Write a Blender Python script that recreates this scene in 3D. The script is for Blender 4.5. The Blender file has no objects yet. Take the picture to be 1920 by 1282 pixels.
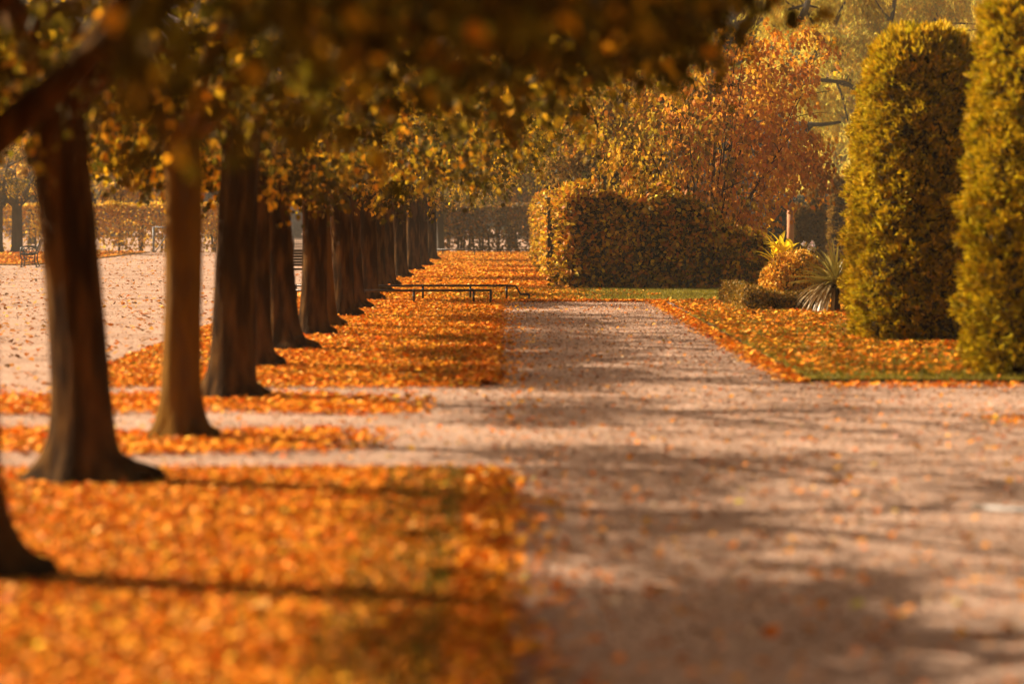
import bpy, math
import numpy as np
from mathutils import Vector
R = math.radians
rng = np.random.default_rng(7)
scene = bpy.context.scene
COL = scene.collection
F, CX, HY, H = 5600.0, 940.0, 400.0, 1.65      # lens in pixels of the 1920 photo, vanishing column, horizon row, eye height


def gd(y):                       # ground row -> distance
    return F * H / (y - HY)


def gx(x, d):                    # photo column at a distance -> metres
    return (x - CX) / F * d


def gz(y, d):
    return H - (y - HY) / F * d


# ------------------------------------------------------------------ scene objects
def tag(o, label, cat, group=None, kind=None):
    o['label'] = label
    o['category'] = cat
    if group:
        o['group'] = group
    if kind:
        o['kind'] = kind
    return o


def thing(name, label, cat, loc=(0, 0, 0), rz=0.0, group=None):
    o = bpy.data.objects.new(name, None)
    o.empty_display_size = 0.2
    COL.objects.link(o)
    o.location = loc
    o.rotation_euler = (0, 0, rz)
    return tag(o, label, cat, group)


def obj(name, me, mat, parent=None, loc=None):
    if mat is not None and len(me.materials) == 0:
        for m in (mat if isinstance(mat, (list, tuple)) else [mat]):
            me.materials.append(m)
    o = bpy.data.objects.new(name, me)
    COL.objects.link(o)
    if parent is not None:
        o.parent = parent
    if loc is not None:
        o.location = loc
    return o


def np_mesh(name, V, faces, col=None, smooth=False):
    """V (n,3); faces (m,k) with constant k; col (n,3) base colour per vertex"""
    me = bpy.data.meshes.new(name)
    V = np.ascontiguousarray(V, dtype=np.float32)
    faces = np.ascontiguousarray(faces, dtype=np.int32)
    m, k = faces.shape
    me.vertices.add(len(V))
    me.vertices.foreach_set('co', V.ravel())
    me.loops.add(m * k)
    me.loops.foreach_set('vertex_index', faces.ravel())
    me.polygons.add(m)
    me.polygons.foreach_set('loop_start', np.arange(0, m * k, k, dtype=np.int32))
    if smooth:
        me.polygons.foreach_set('use_smooth', np.ones(m, dtype=bool))
    me.update(calc_edges=True)
    if col is not None:
        a = me.attributes.new('col', 'FLOAT_COLOR', 'POINT')
        c = np.ones((len(V), 4), dtype=np.float32)
        c[:, :3] = col
        a.data.foreach_set('color', c.ravel())
    return me


class MB:
    """collects plain shapes for one mesh"""
    def __init__(self):
        self.v, self.f, self.sm, self.mi = [], [], [], []

    def add(self, v, f, smooth=False, mi=0):
        b = len(self.v)
        self.v += [tuple(map(float, p)) for p in v]
        self.f += [tuple(i + b for i in q) for q in f]
        self.sm += [smooth] * len(f)
        self.mi += [mi] * len(f)

    def box(self, lo, hi, mi=0):
        x0, y0, z0 = lo
        x1, y1, z1 = hi
        v = [(x0, y0, z0), (x1, y0, z0), (x1, y1, z0), (x0, y1, z0), (x0, y0, z1), (x1, y0, z1), (x1, y1, z1), (x0, y1, z1)]
        self.add(v, [(0, 3, 2, 1), (4, 5, 6, 7), (0, 1, 5, 4), (1, 2, 6, 5), (2, 3, 7, 6), (3, 0, 4, 7)], mi=mi)

    def tube(self, pts, rad, n=8, cap=True, smooth=True, mi=0):
        pts = [Vector(p) for p in pts]
        if not hasattr(rad, '__len__'):
            rad = [rad] * len(pts)
        v, f = [], []
        up = None
        for i, p in enumerate(pts):
            t = (pts[min(i + 1, len(pts) - 1)] - pts[max(i - 1, 0)]).normalized()
            if up is None:
                ref = Vector((0, 0, 1)) if abs(t.z) < 0.9 else Vector((1, 0, 0))
                up = t.cross(ref).normalized()
            up = (up - t * up.dot(t)).normalized()
            w = t.cross(up)
            for k in range(n):
                a = 2 * math.pi * k / n
                v.append(p + (up * math.cos(a) + w * math.sin(a)) * rad[i])
        for i in range(len(pts) - 1):
            for k in range(n):
                f.append((i * n + k, i * n + (k + 1) % n, (i + 1) * n + (k + 1) % n, (i + 1) * n + k))
        if cap:
            f.append(tuple(range(n))[::-1])
            f.append(tuple((len(pts) - 1) * n + k for k in range(n)))
        self.add(v, f, smooth, mi)

    def mesh(self, name):
        me = bpy.data.meshes.new(name)
        me.from_pydata(self.v, [], self.f)
        me.polygons.foreach_set('use_smooth', self.sm)
        me.polygons.foreach_set('material_index', self.mi)
        me.update()
        return me


def bez(p0, p1, p2, n=7):
    p0, p1, p2 = Vector(p0), Vector(p1), Vector(p2)
    return [p0 * (1 - t) ** 2 + p1 * 2 * t * (1 - t) + p2 * t * t for t in [i / (n - 1) for i in range(n)]]


def unit(a):
    return a / np.maximum(np.linalg.norm(a, axis=1, keepdims=True), 1e-9)


# ------------------------------------------------------------------ leaf geometry
LEAF = np.array([(0, 0, 0), (-.36, .10, .06), (-.40, .52, .10), (0, 1, -.06), (.40, .52, .10), (.36, .10, .06)], dtype=float)
LEAF_F = np.array([(0, 3, 2, 1), (0, 5, 4, 3)])
SLIM = np.array([(0, 0, 0), (-.5, .5, .08), (0, 1, -.04), (.5, .5, .08)], dtype=float)
SLIM_F = np.array([(0, 3, 2, 1)])


def blades(P, D, N, L, W, C, shape=LEAF, sf=LEAF_F, tip=None):
    """one small leaf per row: base point P, axis D, face normal about N, length L, width factor W"""
    n = len(P)
    D = unit(D)
    S = unit(np.cross(D, N))
    N2 = np.cross(S, D)
    k = len(shape)
    L = np.broadcast_to(np.asarray(L, float), (n,))
    W = np.broadcast_to(np.asarray(W, float), (n,))
    V = (P[:, None, :] + S[:, None, :] * (shape[None, :, 0, None] * (L * W)[:, None, None])
         + D[:, None, :] * (shape[None, :, 1, None] * L[:, None, None])
         + N2[:, None, :] * (shape[None, :, 2, None] * L[:, None, None]))
    Fc = (sf[None] + (np.arange(n) * k)[:, None, None]).reshape(-1, sf.shape[1])
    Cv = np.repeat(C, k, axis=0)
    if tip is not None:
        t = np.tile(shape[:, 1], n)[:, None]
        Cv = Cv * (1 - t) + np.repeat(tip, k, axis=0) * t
    return V.reshape(-1, 3), Fc, Cv


def join(parts):
    V, Fs, C, b = [], [], [], 0
    for v, f, c in parts:
        V.append(v)
        Fs.append(f + b)
        C.append(c)
        b += len(v)
    return np.concatenate(V), np.concatenate(Fs), np.concatenate(C)


def palette(n, cols, wts, jit=0.18, clump=None):
    cols = np.array(cols, float)
    wts = np.array(wts, float)
    wts /= wts.sum()
    idx = rng.choice(len(cols), size=n, p=wts)
    if clump is not None:                       # neighbours on a twig mostly share their colour
        ci = rng.choice(len(cols), size=clump.max() + 1, p=wts)
        same = rng.random(n) < 0.6
        idx = np.where(same, ci[clump], idx)
    c = cols[idx]
    return np.clip(c * (1 + jit * rng.standard_normal((n, 1))) * (1 + 0.06 * rng.standard_normal((n, 3))), 0.003, 0.9)


# ------------------------------------------------------------------ materials
def new_mat(name):
    m = bpy.data.materials.new(name)
    m.use_nodes = True
    nt = m.node_tree
    nt.nodes.clear()
    out = nt.nodes.new('ShaderNodeOutputMaterial')
    return m, nt, out


def leaf_mat(name, trans=0.4, rough=0.5, spec=0.35, tint=(1, 1, 1)):
    m, nt, out = new_mat(name)
    at = nt.nodes.new('ShaderNodeAttribute')
    at.attribute_name = 'col'
    p = nt.nodes.new('ShaderNodeBsdfPrincipled')
    p.inputs['Roughness'].default_value = rough
    p.inputs['Specular IOR Level'].default_value = spec
    nt.links.new(at.outputs['Color'], p.inputs['Base Color'])
    if trans > 0:
        tr = nt.nodes.new('ShaderNodeBsdfTranslucent')
        nt.links.new(at.outputs['Color'], tr.inputs['Color'])
        mx = nt.nodes.new('ShaderNodeMixShader')
        mx.inputs[0].default_value = trans
        nt.links.new(p.outputs[0], mx.inputs[1])
        nt.links.new(tr.outputs[0], mx.inputs[2])
        nt.links.new(mx.outputs[0], out.inputs['Surface'])
    else:
        nt.links.new(p.outputs[0], out.inputs['Surface'])
    return m


def noise_mat(name, ramp, scale=5.0, detail=8, rough=0.85, bump=0.3, bump_scale=60.0, stretch=(1, 1, 1), spec=0.2,
              fine=None, metal=0.0, dist=0.02, coords='Object'):
    """colour ramp over noise; fine = (scale, dark colour, amount) adds speckle"""
    m, nt, out = new_mat(name)
    p = nt.nodes.new('ShaderNodeBsdfPrincipled')
    p.inputs['Roughness'].default_value = rough
    p.inputs['Specular IOR Level'].default_value = spec
    p.inputs['Metallic'].default_value = metal
    tc = nt.nodes.new('ShaderNodeTexCoord')
    mp = nt.nodes.new('ShaderNodeMapping')
    mp.inputs['Scale'].default_value = stretch
    nt.links.new(tc.outputs[coords], mp.inputs['Vector'])
    nz = nt.nodes.new('ShaderNodeTexNoise')
    nz.inputs['Scale'].default_value = scale
    nz.inputs['Detail'].default_value = detail
    nz.inputs['Roughness'].default_value = 0.62
    nt.links.new(mp.outputs[0], nz.inputs['Vector'])
    cr = nt.nodes.new('ShaderNodeValToRGB')
    el = cr.color_ramp.elements
    for i, (pos, c) in enumerate(ramp):
        e = el[i] if i < 2 else el.new(pos)
        e.position = pos
        e.color = (*c, 1)
    nt.links.new(nz.outputs['Fac'], cr.inputs[0])
    colour = cr.outputs[0]
    if fine:
        n2 = nt.nodes.new('ShaderNodeTexNoise')
        n2.inputs['Scale'].default_value = fine[0]
        n2.inputs['Detail'].default_value = 3
        nt.links.new(mp.outputs[0], n2.inputs['Vector'])
        r2 = nt.nodes.new('ShaderNodeMapRange')
        r2.inputs['From Min'].default_value = 0.45
        r2.inputs['From Max'].default_value = 0.68
        r2.inputs['To Max'].default_value = fine[2]
        nt.links.new(n2.outputs['Fac'], r2.inputs['Value'])
        mx = nt.nodes.new('ShaderNodeMix')
        mx.data_type = 'RGBA'
        nt.links.new(r2.outputs[0], mx.inputs['Factor'])
        nt.links.new(colour, mx.inputs[6])
        mx.inputs[7].default_value = (*fine[1], 1)
        colour = mx.outputs[2]
    nt.links.new(colour, p.inputs['Base Color'])
    if bump:
        n3 = nt.nodes.new('ShaderNodeTexNoise')
        n3.inputs['Scale'].default_value = bump_scale
        n3.inputs['Detail'].default_value = 6
        nt.links.new(mp.outputs[0], n3.inputs['Vector'])
        b = nt.nodes.new('ShaderNodeBump')
        b.inputs['Strength'].default_value = bump
        b.inputs['Distance'].default_value = dist
        nt.links.new(n3.outputs['Fac'], b.inputs['Height'])
        nt.links.new(b.outputs[0], p.inputs['Normal'])
    nt.links.new(p.outputs[0], out.inputs['Surface'])
    return m


M = {}
M['leaf'] = leaf_mat('autumn_leaf', 0.5, 0.6, 0.08)
M['hedge_leaf'] = leaf_mat('hedge_leaf', 0.32, 0.55, 0.15)
M['backlit'] = leaf_mat('thin_backlit_leaf', 0.6, 0.6, 0.05)
M['conifer'] = leaf_mat('golden_conifer_spray', 0.3, 0.6, 0.08)
M['litter'] = leaf_mat('fallen_leaf', 0.06, 0.6, 0.12)
M['grass'] = leaf_mat('grass_blade', 0.3, 0.6, 0.2)
M['strap'] = leaf_mat('strap_leaf', 0.2, 0.4, 0.5)
M['gravel'] = noise_mat('pink_gravel', [(0.3, (.33, .215, .155)), (0.68, (.60, .41, .310)), (0.5, (.48, .322, .240))], 0.55, 9,
                        0.9, 0.9, 42, spec=0.08, fine=(26, (.20, .11, .065), .8))
M['turf'] = noise_mat('turf', [(0.3, (.11, .10, .010)), (0.7, (.25, .20, .014)), (0.5, (.18, .15, .012))], 1.2, 9,
                      0.9, 0.8, 70, spec=0.1, fine=(30, (.30, .11, .012), .55))
M['leaf_turf'] = noise_mat('leafy_turf', [(0.3, (.22, .09, .008)), (0.7, (.50, .20, .012)), (0.5, (.38, .145, .010))], 6, 9,
                           0.9, 1.0, 45, spec=0.1, fine=(26, (.10, .075, .008), .8), dist=.04)
M['soil'] = noise_mat('dark_soil', [(0.3, (.03, .018, .010)), (0.7, (.07, .045, .022))], 12, 6, 0.95, 0.6, 60)
M['bark'] = noise_mat('dark_bark', [(0.28, (.014, .007, .003)), (0.75, (.068, .034, .010)), (0.5, (.031, .015, .005))], 4.2, 10,
                      0.9, 1.0, 20, stretch=(1, 1, .22), spec=0.03, fine=(9, (.13, .062, .014), .7), dist=.03)
M['bark_ochre'] = noise_mat('ochre_bark', [(0.28, (.075, .034, .007)), (0.75, (.20, .098, .012)), (0.5, (.14, .066, .008))], 4.0, 10,
                            0.9, 1.0, 20, stretch=(1, 1, .2), spec=0.03, fine=(9, (.07, .036, .014), .7), dist=.03)
M['bark_grey'] = noise_mat('grey_bark', [(0.28, (.045, .036, .030)), (0.75, (.12, .10, .085)), (0.5, (.075, .062, .052))], 3.0, 8,
                           0.9, 0.8, 26, stretch=(1, 1, .25), spec=0.05, dist=.03)
M['twig'] = noise_mat('twig_mass', [(0.3, (.018, .011, .005)), (0.7, (.055, .034, .012))], 9, 6, 0.95, 1.0, 22, dist=.05, spec=.05)
M['iron'] = noise_mat('black_iron', [(0.3, (.010, .010, .011)), (0.7, (.022, .021, .021))], 20, 4, 0.35, 0.15, 90, spec=0.6)
M['rail'] = noise_mat('worn_rail', [(0.3, (.025, .020, .018)), (0.7, (.07, .055, .045))], 14, 4, 0.32, 0.15, 90, spec=0.6, metal=.5)
M['steel'] = noise_mat('grey_steel', [(0.3, (.10, .11, .12)), (0.7, (.17, .18, .19))], 8, 4, 0.5, 0.1, 60, spec=0.4)
M['slat'] = noise_mat('dark_slat', [(0.3, (.018, .014, .011)), (0.7, (.05, .038, .028))], 4, 6, 0.42, 0.25, 40, stretch=(1, .1, 1), spec=.5)
M['terracotta'] = noise_mat('terracotta', [(0.3, (.42, .17, .075)), (0.7, (.55, .25, .12))], 5, 6, 0.8, 0.3, 30)
M['white'] = noise_mat('white_plastic', [(0.3, (.50, .49, .48)), (0.7, (.66, .65, .63))], 6, 4, 0.45, 0.05, 40, spec=.4)

GOLD = [(.74, .42, .018), (.42, .25, .012), (.15, .105, .008), (.065, .047, .005), (.62, .27, .012), (.14, .070, .006)]  # wide tone spread puts sunlit highlights and shadow into the leaf colours

# ------------------------------------------------------------------ ground and lawns


def struct(name, me, mat, label, cat):
    return tag(obj(name, me, mat), label, cat, kind='structure')


mb = MB()
S_ = 260
mb.add([(-S_, -40, 0), (S_, -40, 0), (S_, 300, 0), (-S_, 300, 0)], [(0, 1, 2, 3)])
struct('ground', mb.mesh('ground'), M['gravel'], 'pinkish gravel of the walk and the open square, strewn with leaves', 'gravel')


def slab(name, poly, h, mats, label, cat):
    """a raised piece of turf with a slightly wandering edge"""
    pts = []
    n = len(poly)
    for i in range(n):
        a, b = np.array(poly[i], float), np.array(poly[(i + 1) % n], float)
        k = max(1, int(np.linalg.norm(b - a) / 0.5))
        nrm = np.array([(b - a)[1], -(b - a)[0]]) / np.linalg.norm(b - a)
        for j in range(k):
            q = a + (b - a) * j / k
            if 0 < j:
                q = q + nrm * (0.022 * rng.standard_normal() + .035 * math.sin(1.9 * q[0] + 2.3 * q[1]))
            pts.append(q)
    m_ = MB()
    k = len(pts)
    v = [(p[0], p[1], h) for p in pts] + [(p[0], p[1], -0.02) for p in pts]
    m_.add(v, [tuple(range(k))])
    m_.add(v, [(i, k + i, k + (i + 1) % k, (i + 1) % k) for i in range(k)], mi=1)
    return struct(name, m_.mesh(name), mats, label, cat)


VH = 0.035
NV = [(-14, 3), (-.20, 3), (-.20, gd(892)), (-14, gd(892))]
FV = [(-4.25, gd(722)), (-.20, gd(722)), (-.20, 55.6), (-4.25, 55.6)]
FL = [(-4.25, 55.75), (3.02, 55.75), (30, 55.75), (30, 126), (-4.25, 126)]
RL = [(2.98, gd(716)), (14, gd(727)), (30, gd(727)), (30, 55.6), (3.15, 55.6), (3.02, 46)]
LV = [(-34, 95), (-14.9, 95), (-14.6, 97), (-14.8, 126), (-34, 126)]
slab('grass_verge', NV, VH, [M['leaf_turf'], M['soil']], 'leaf-covered grass verge nearest the camera, left of the walk', 'grass verge')
slab('grass_verge', FV, VH, [M['leaf_turf'], M['soil']], 'long leaf-covered grass verge under the row of trunks, beyond the gravel gap', 'grass verge')
slab('grass_verge', LV, VH, [M['leaf_turf'], M['soil']], 'far leaf-covered verge across the gravel square at the left edge', 'grass verge')
slab('lawn', FL, VH, [M['turf'], M['soil']], 'lawn across the end of the walk, leafy at the fence and green by the hedge', 'lawn')
slab('lawn', RL, VH, [M['turf'], M['soil']], 'lawn with scattered leaves under the tall clipped conifers', 'lawn')

# ------------------------------------------------------------------ fallen leaves and grass blades
ORANGE = [(.83, .255, .008), (.87, .34, .016), (.76, .185, .006), (.82, .29, .009), (.88, .47, .12), (.38, .11, .007), (.24, .085, .012), (.56, .40, .03)]
OW = [5, 3.5, 2.6, 3.4, 0.5, .7, .3, .3]


def poly_pick(n, x0, x1, y0, y1, f=None):
    P = np.stack([rng.uniform(x0, x1, n), rng.uniform(y0, y1, n)], 1)
    if f is not None:
        P = P[rng.random(len(P)) < f(P[:, 0], P[:, 1])]
    return P


def wob(x, y, s=1.0, seed=0):
    return (np.sin(x * 1.7 * s + seed) * np.sin(y * 1.1 * s + 1.3 * seed + .5 * np.sin(x * s)) + .6 * np.sin(x * 3.9 * s - y * 2.7 * s + seed)) / 1.6


def litter(name, P2, z, label, size=(.044, .08), tilt=.30, cols=ORANGE, wts=OW, lift=.018):
    n = len(P2)
    P = np.column_stack([P2, z + 0.004 + rng.random(n) * lift])
    a = rng.uniform(0, 2 * math.pi, n)
    t = rng.standard_normal(n) * tilt
    D = np.column_stack([np.cos(a), np.sin(a), np.sin(t)])
    N = np.column_stack([rng.standard_normal((n, 2)) * tilt, np.ones(n)])
    L = rng.uniform(size[0], size[1], n) * np.exp(.13 * rng.standard_normal(n))
    P[:, 2] += np.maximum(0, -np.sin(t)) * L
    v, f, c = blades(P, D, N, L, 1.0, palette(n, cols, wts))
    v[:, 2] = np.maximum(v[:, 2], z + .003)
    return tag(obj(name, np_mesh(name, v, f, c), M['litter']), label, 'leaves', kind='stuff')


def grass(name, P2, z, label, hgt=(.03, .07), cols=((.18, .155, .010), (.27, .22, .014), (.36, .27, .02)), wts=(3, 3, 1)):
    n = len(P2)
    P = np.column_stack([P2, np.full(n, z - .004)])
    D = np.column_stack([rng.standard_normal((n, 2)) * .45, np.ones(n)])
    N = rng.standard_normal((n, 3))
    v, f, c = blades(P, D, N, rng.uniform(hgt[0], hgt[1], n), .16, palette(n, cols, wts), SLIM, SLIM_F)
    return tag(obj(name, np_mesh(name, v, f, c), M['grass']), label, 'grass', kind='stuff')


dv = gd(892)
near_keep = lambda x, y: np.where(x > -.34, np.clip(.42 + .35 * wob(x, y, 2.2, 3), .10, .6), np.clip(1.05 + .3 * wob(x, y, 1.5, 1), .65, 1))
P = np.concatenate([poly_pick(140000, -3.9, -.21, 8.2, dv, near_keep), poly_pick(20000, -9, -3.9, 5, dv)])
litter('fallen_leaves', P, VH, 'thick blurred orange leaves on the verge nearest the camera', size=(.022, .046))
far_keep = lambda x, y: np.clip(.62 + .5 * wob(x, y, 1.1, 2) - .38 * np.clip((x + 1.9) / 1.2, 0, 1) * (x < -.35), .18, 1)
P = poly_pick(170000, -4.2, -.21, gd(722), 55.6, far_keep)
litter('fallen_leaves', P, VH, 'orange leaf carpet around the trunks of the long verge', size=(.032, .058))
# drifts gathered against the turf edges, and the two drifts across the gravel gap under the second and third trunks
dr = [np.column_stack([rng.uniform(-.2, 3.1, 1500), 55.72 - np.abs(rng.standard_normal(1500)) * .10]),
      np.column_stack([-.20 + np.abs(rng.standard_normal(15000)) * .085 * (1 + 1.6 * (rng.random(15000) < .12)), rng.uniform(8, dv + .1, 15000)]),
      np.column_stack([-.20 + np.abs(rng.standard_normal(15000)) * .075 * (1 + 1.6 * (rng.random(15000) < .12)), rng.uniform(gd(722), 55.6, 15000)]),
      np.column_stack([2.97 - np.abs(rng.standard_normal(6000)) * .12, rng.uniform(gd(720), 55.6, 6000)]),
      np.column_stack([rng.uniform(3, 14, 2200), gd(724) - np.abs(rng.standard_normal(2200)) * .22]),
      np.column_stack([rng.uniform(-14, -.2, 2600), dv + np.abs(rng.standard_normal(2600)) * .12]),
      np.column_stack([rng.uniform(-4.2, -.2, 1700), gd(722) - np.abs(rng.standard_normal(1700)) * .35])]
litter('fallen_leaves', np.concatenate(dr), 0, 'orange leaves heaped along the edges of the turf', lift=.04, size=(.032, .062))


def drift(n, x0, x1, y0, y1, seed):
    P = poly_pick(n, x0, x1, y0, y1)
    u = (P[:, 1] - (y0 + y1) / 2) / ((y1 - y0) / 2)
    e = np.clip((x1 - P[:, 0]) / 1.0, 0, 1) ** .7
    k = rng.random(len(P)) < np.clip((1.15 - np.abs(u + .25 * np.sin(P[:, 0] * 2.3 + seed))) * 1.6, 0, 1) * e
    return P[k]


P = np.concatenate([drift(20000, -9, -.75, 20.3, 22.6, 1), drift(20000, -9, -.55, 24.3, 27.1, 4)])
litter('fallen_leaves', P, 0, 'two bands of leaves drifted over the gravel gap around the second and third trunks', lift=.04, size=(.035, .065))
P = np.concatenate([poly_pick(30000, -.1, 3.0, 9, 55.6), poly_pick(14000, 2.9, 8, 12, gd(728)), poly_pick(9000, -8, -.1, dv, gd(722)), poly_pick(26000, -16, -4.3, 24, 90)])
litter('leaf_crumbs', P, 0, 'leaf crumbs, grit and small stones strewn over the gravel', lift=.004, tilt=.35, size=(.010, .030),
       cols=[(.30, .13, .05), (.14, .075, .04), (.62, .40, .26), (.55, .22, .04), (.70, .50, .36)], wts=[3, 3, 2, 2, 1])
path_keep = lambda x, y: np.clip(.16 + .5 * np.exp(-((x + .0) / .5) ** 2) + .22 * wob(x, y, .9, 5), .05, 1)
P = np.concatenate([poly_pick(8000, -.1, 3.0, 8, 55.7, path_keep), poly_pick(500, 0, 2.4, 8, 19), poly_pick(1500, -6, 0, dv, gd(722), lambda x, y: np.full_like(x, .5)),
                    poly_pick(4500, 2.9, 9, 12, gd(728), lambda x, y: np.full_like(x, .30)),
                    np.column_stack([gx(1915, 23.7) + rng.standard_normal(170) * .16, 23.7 + rng.standard_normal(170) * .45])])
litter('fallen_leaves', P, 0, 'single orange leaves scattered along the gravel walk', lift=.006, tilt=.3, size=(.028, .056))
P = np.concatenate([poly_pick(5200, -22, -4.3, 24, 125), poly_pick(1800, -14, -4.3, 24, 60)])
litter('fallen_leaves', P, 0, 'brown and orange leaves scattered over the bright gravel square', lift=.006, tilt=.3, size=(.05, .10),
       cols=[(.62, .22, .03), (.40, .15, .03), (.74, .32, .05), (.20, .09, .03)], wts=[3, 2, 3, 1])
fl_keep = lambda x, y: np.clip(1.25 - np.clip((x - .6) / 1.4, 0, 1) * 1.22 + .25 * wob(x, y, .6, 2), .02, 1)
P = np.concatenate([poly_pick(50000, -4.2, 3.2, 55.8, 92, fl_keep), poly_pick(15000, -4.2, 2.2, 92, 125)])
litter('fallen_leaves', P, VH, 'leaf carpet beyond the low rails, running back to the far hedge', size=(.045, .085))
rl_keep = lambda x, y: np.clip(.72 + .45 * wob(x, y, .55, 6), .14, 1) * np.clip((y - gd(716) - .3) / 1.6 + .05, .06, 1)
P = poly_pick(60000, 3.05, 10.5, gd(722), 55.4, rl_keep)
litter('fallen_leaves', P, VH, 'orange leaves scattered on the lawn around the clipped conifers', size=(.042, .078))
P = poly_pick(9000, -30, -14.8, 95, 125)
litter('fallen_leaves', P, VH, 'leaves covering the far verge at the left edge', size=(.09, .15))

P = np.concatenate([poly_pick(14000, -3.6, -.21, 8.5, dv), poly_pick(9000, -.7, -.21, 8.5, dv), poly_pick(26000, -4.2, -.21, gd(722), 55.6)])
grass('grass_blades', P, VH, 'short grass showing through the leaves of the left verges', cols=((.10, .085, .008), (.16, .12, .010), (.22, .15, .015)))
P = np.concatenate([poly_pick(60000, 3.02, 9.5, gd(720), 42), poly_pick(34000, 3.1, 9, 42, 55.5), poly_pick(46000, -1, 7, 55.8, 64)])
grass('grass_blades', P, VH, 'short grass of the lawns to the right of and beyond the walk')

# ------------------------------------------------------------------ trees


def trunk_mesh(mb, r0, h, flare, lean=(0, 0), seed=0, roots=(), nseg=28, nring=34, bow=0.0):
    rr = np.random.default_rng(seed)
    ph = rr.uniform(0, 6.28, 6)
    v, f = [], []
    zs = [-.05 + (h + .05) * (i / (nring - 1)) ** 1.5 for i in range(nring)]
    for z in zs:
        zz = max(z, 0)
        cx = lean[0] * (zz / h) + bow * math.sin(math.pi * zz / h)
        cy = lean[1] * (zz / h)
        for k in range(nseg):
            a = 2 * math.pi * k / nseg
            lob = 1 + .5 * math.sin(5 * a + ph[0]) + .32 * math.sin(3 * a + ph[1])
            r = r0 * (1 - .05 * zz / h) + flare * lob * math.exp(-zz / .15) + .010 * math.exp(-zz / .6)
            r += r0 * .05 * (math.sin(3 * a + ph[2] + .9 * zz) + .6 * math.sin(7 * a + ph[3] - .6 * zz) + .35 * math.sin(11 * a + ph[4] + 3.1 * zz))
            r += r0 * .05 * math.sin(2.1 * zz + ph[4]) * math.sin(2 * a + ph[5])
            r += r0 * .10 * math.exp(-((zz - 1.0 - .25 * ph[0] % .9) / .09) ** 2 - (((a - ph[1] + 3.14) % 6.28 - 3.14) / .35) ** 2)      # a knot
            v.append((cx + r * math.cos(a), cy + r * math.sin(a), z))
    for i in range(nring - 1):
        for k in range(nseg):
            f.append((i * nseg + k, i * nseg + (k + 1) % nseg, (i + 1) * nseg + (k + 1) % nseg, (i + 1) * nseg + k))
    mb.add(v, f, True)
    for (a, ln) in roots:
        c, s = math.cos(a), math.sin(a)
        mb.tube([(c * r0 * .7, s * r0 * .7, .12), (c * (r0 + ln * .35), s * (r0 + ln * .35), .07), (c * (r0 + ln * .75) - s * .06, s * (r0 + ln * .75) + c * .06, .05),
                 (c * (r0 + ln) - s * .02, s * (r0 + ln), -.01)], [.10, .07, .045, .015], 8)
    return (lean[0], lean[1], h)


def limbs(mb, top, r0, seed, n=5, reach=2.1, rise=1.7, extra=()):
    rr = np.random.default_rng(seed)
    t = Vector(top)
    a0 = rr.uniform(0, 6.28)
    for k in range(n):
        a = a0 + 2 * math.pi * k / n + rr.uniform(-.3, .3)
        ln = reach * rr.uniform(.75, 1.1)
        up = rise * rr.uniform(.8, 1.3)
        s = t + Vector((0, 0, -rr.uniform(.02, .3)))
        e = t + Vector((math.cos(a) * ln, math.sin(a) * ln, up))
        m = t + Vector((math.cos(a) * ln * .45, math.sin(a) * ln * .45, up * .35))
        pts = bez(s, m, e, 8)
        rb = r0 * rr.uniform(.42, .58)
        mb.tube(pts, [rb * (1 - .85 * i / 7) + .006 for i in range(8)], 8)
        for q in range(3):
            i = 2 + q * 2
            a2 = a + rr.choice([-1, 1]) * rr.uniform(.5, 1.0)
            l2 = ln * rr.uniform(.35, .6)
            p0 = pts[i]
            p2 = p0 + Vector((math.cos(a2) * l2, math.sin(a2) * l2, rr.uniform(-.1, .5) * up * .6))
            p1 = p0 + Vector((math.cos(a2) * l2 * .5, math.sin(a2) * l2 * .5, .25))
            mb.tube(bez(p0, p1, p2, 6), [rb * .42 * (1 - .85 * j / 5) + .004 for j in range(6)], 6)
    for pts, ra in extra:
        mb.tube(pts, ra, 10)


def crown_mesh(name, n_clump, per, env, leaf=(.075, .125), spread=.25, cols=GOLD, wts=(2.2, 2.2, 3.5, 5, .9, 1), droop=.75, width=1.0):
    """env(n) -> clump centres (n,3) and outward directions; leaves hang in sprays around each centre"""
    Cc, O = env(n_clump)
    nC = len(Cc)
    n = nC * per
    idx = np.repeat(np.arange(nC), per)
    # sprays: each clump has 4 twigs, leaves alternate along them
    tw = rng.standard_normal((nC, 4, 3)) * .6 + O[:, None, :] * .55
    tw[:, :, 2] -= .28
    tw /= np.linalg.norm(tw, axis=2, keepdims=True)
    which = rng.integers(0, 4, n)
    s = rng.random(n) ** .8
    T = tw[idx, which]
    sp = spread * rng.uniform(.7, 1.5, nC)[idx]
    P = Cc[idx] + T * (s * sp * 1.5)[:, None] + rng.standard_normal((n, 3)) * .055 * (spread / .3)
    P[:, 2] -= .18 * spread / .3 * s ** 2
    D = T * .5 + rng.standard_normal((n, 3)) * .5
    D[:, 2] -= droop
    N = rng.standard_normal((n, 3)) + np.array([0, 0, .5])
    L = rng.uniform(leaf[0], leaf[1], n)
    v, f, c = blades(P, D, N, L, width, palette(n, cols, wts, clump=idx))
    return np_mesh(name, v, f, c)


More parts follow.
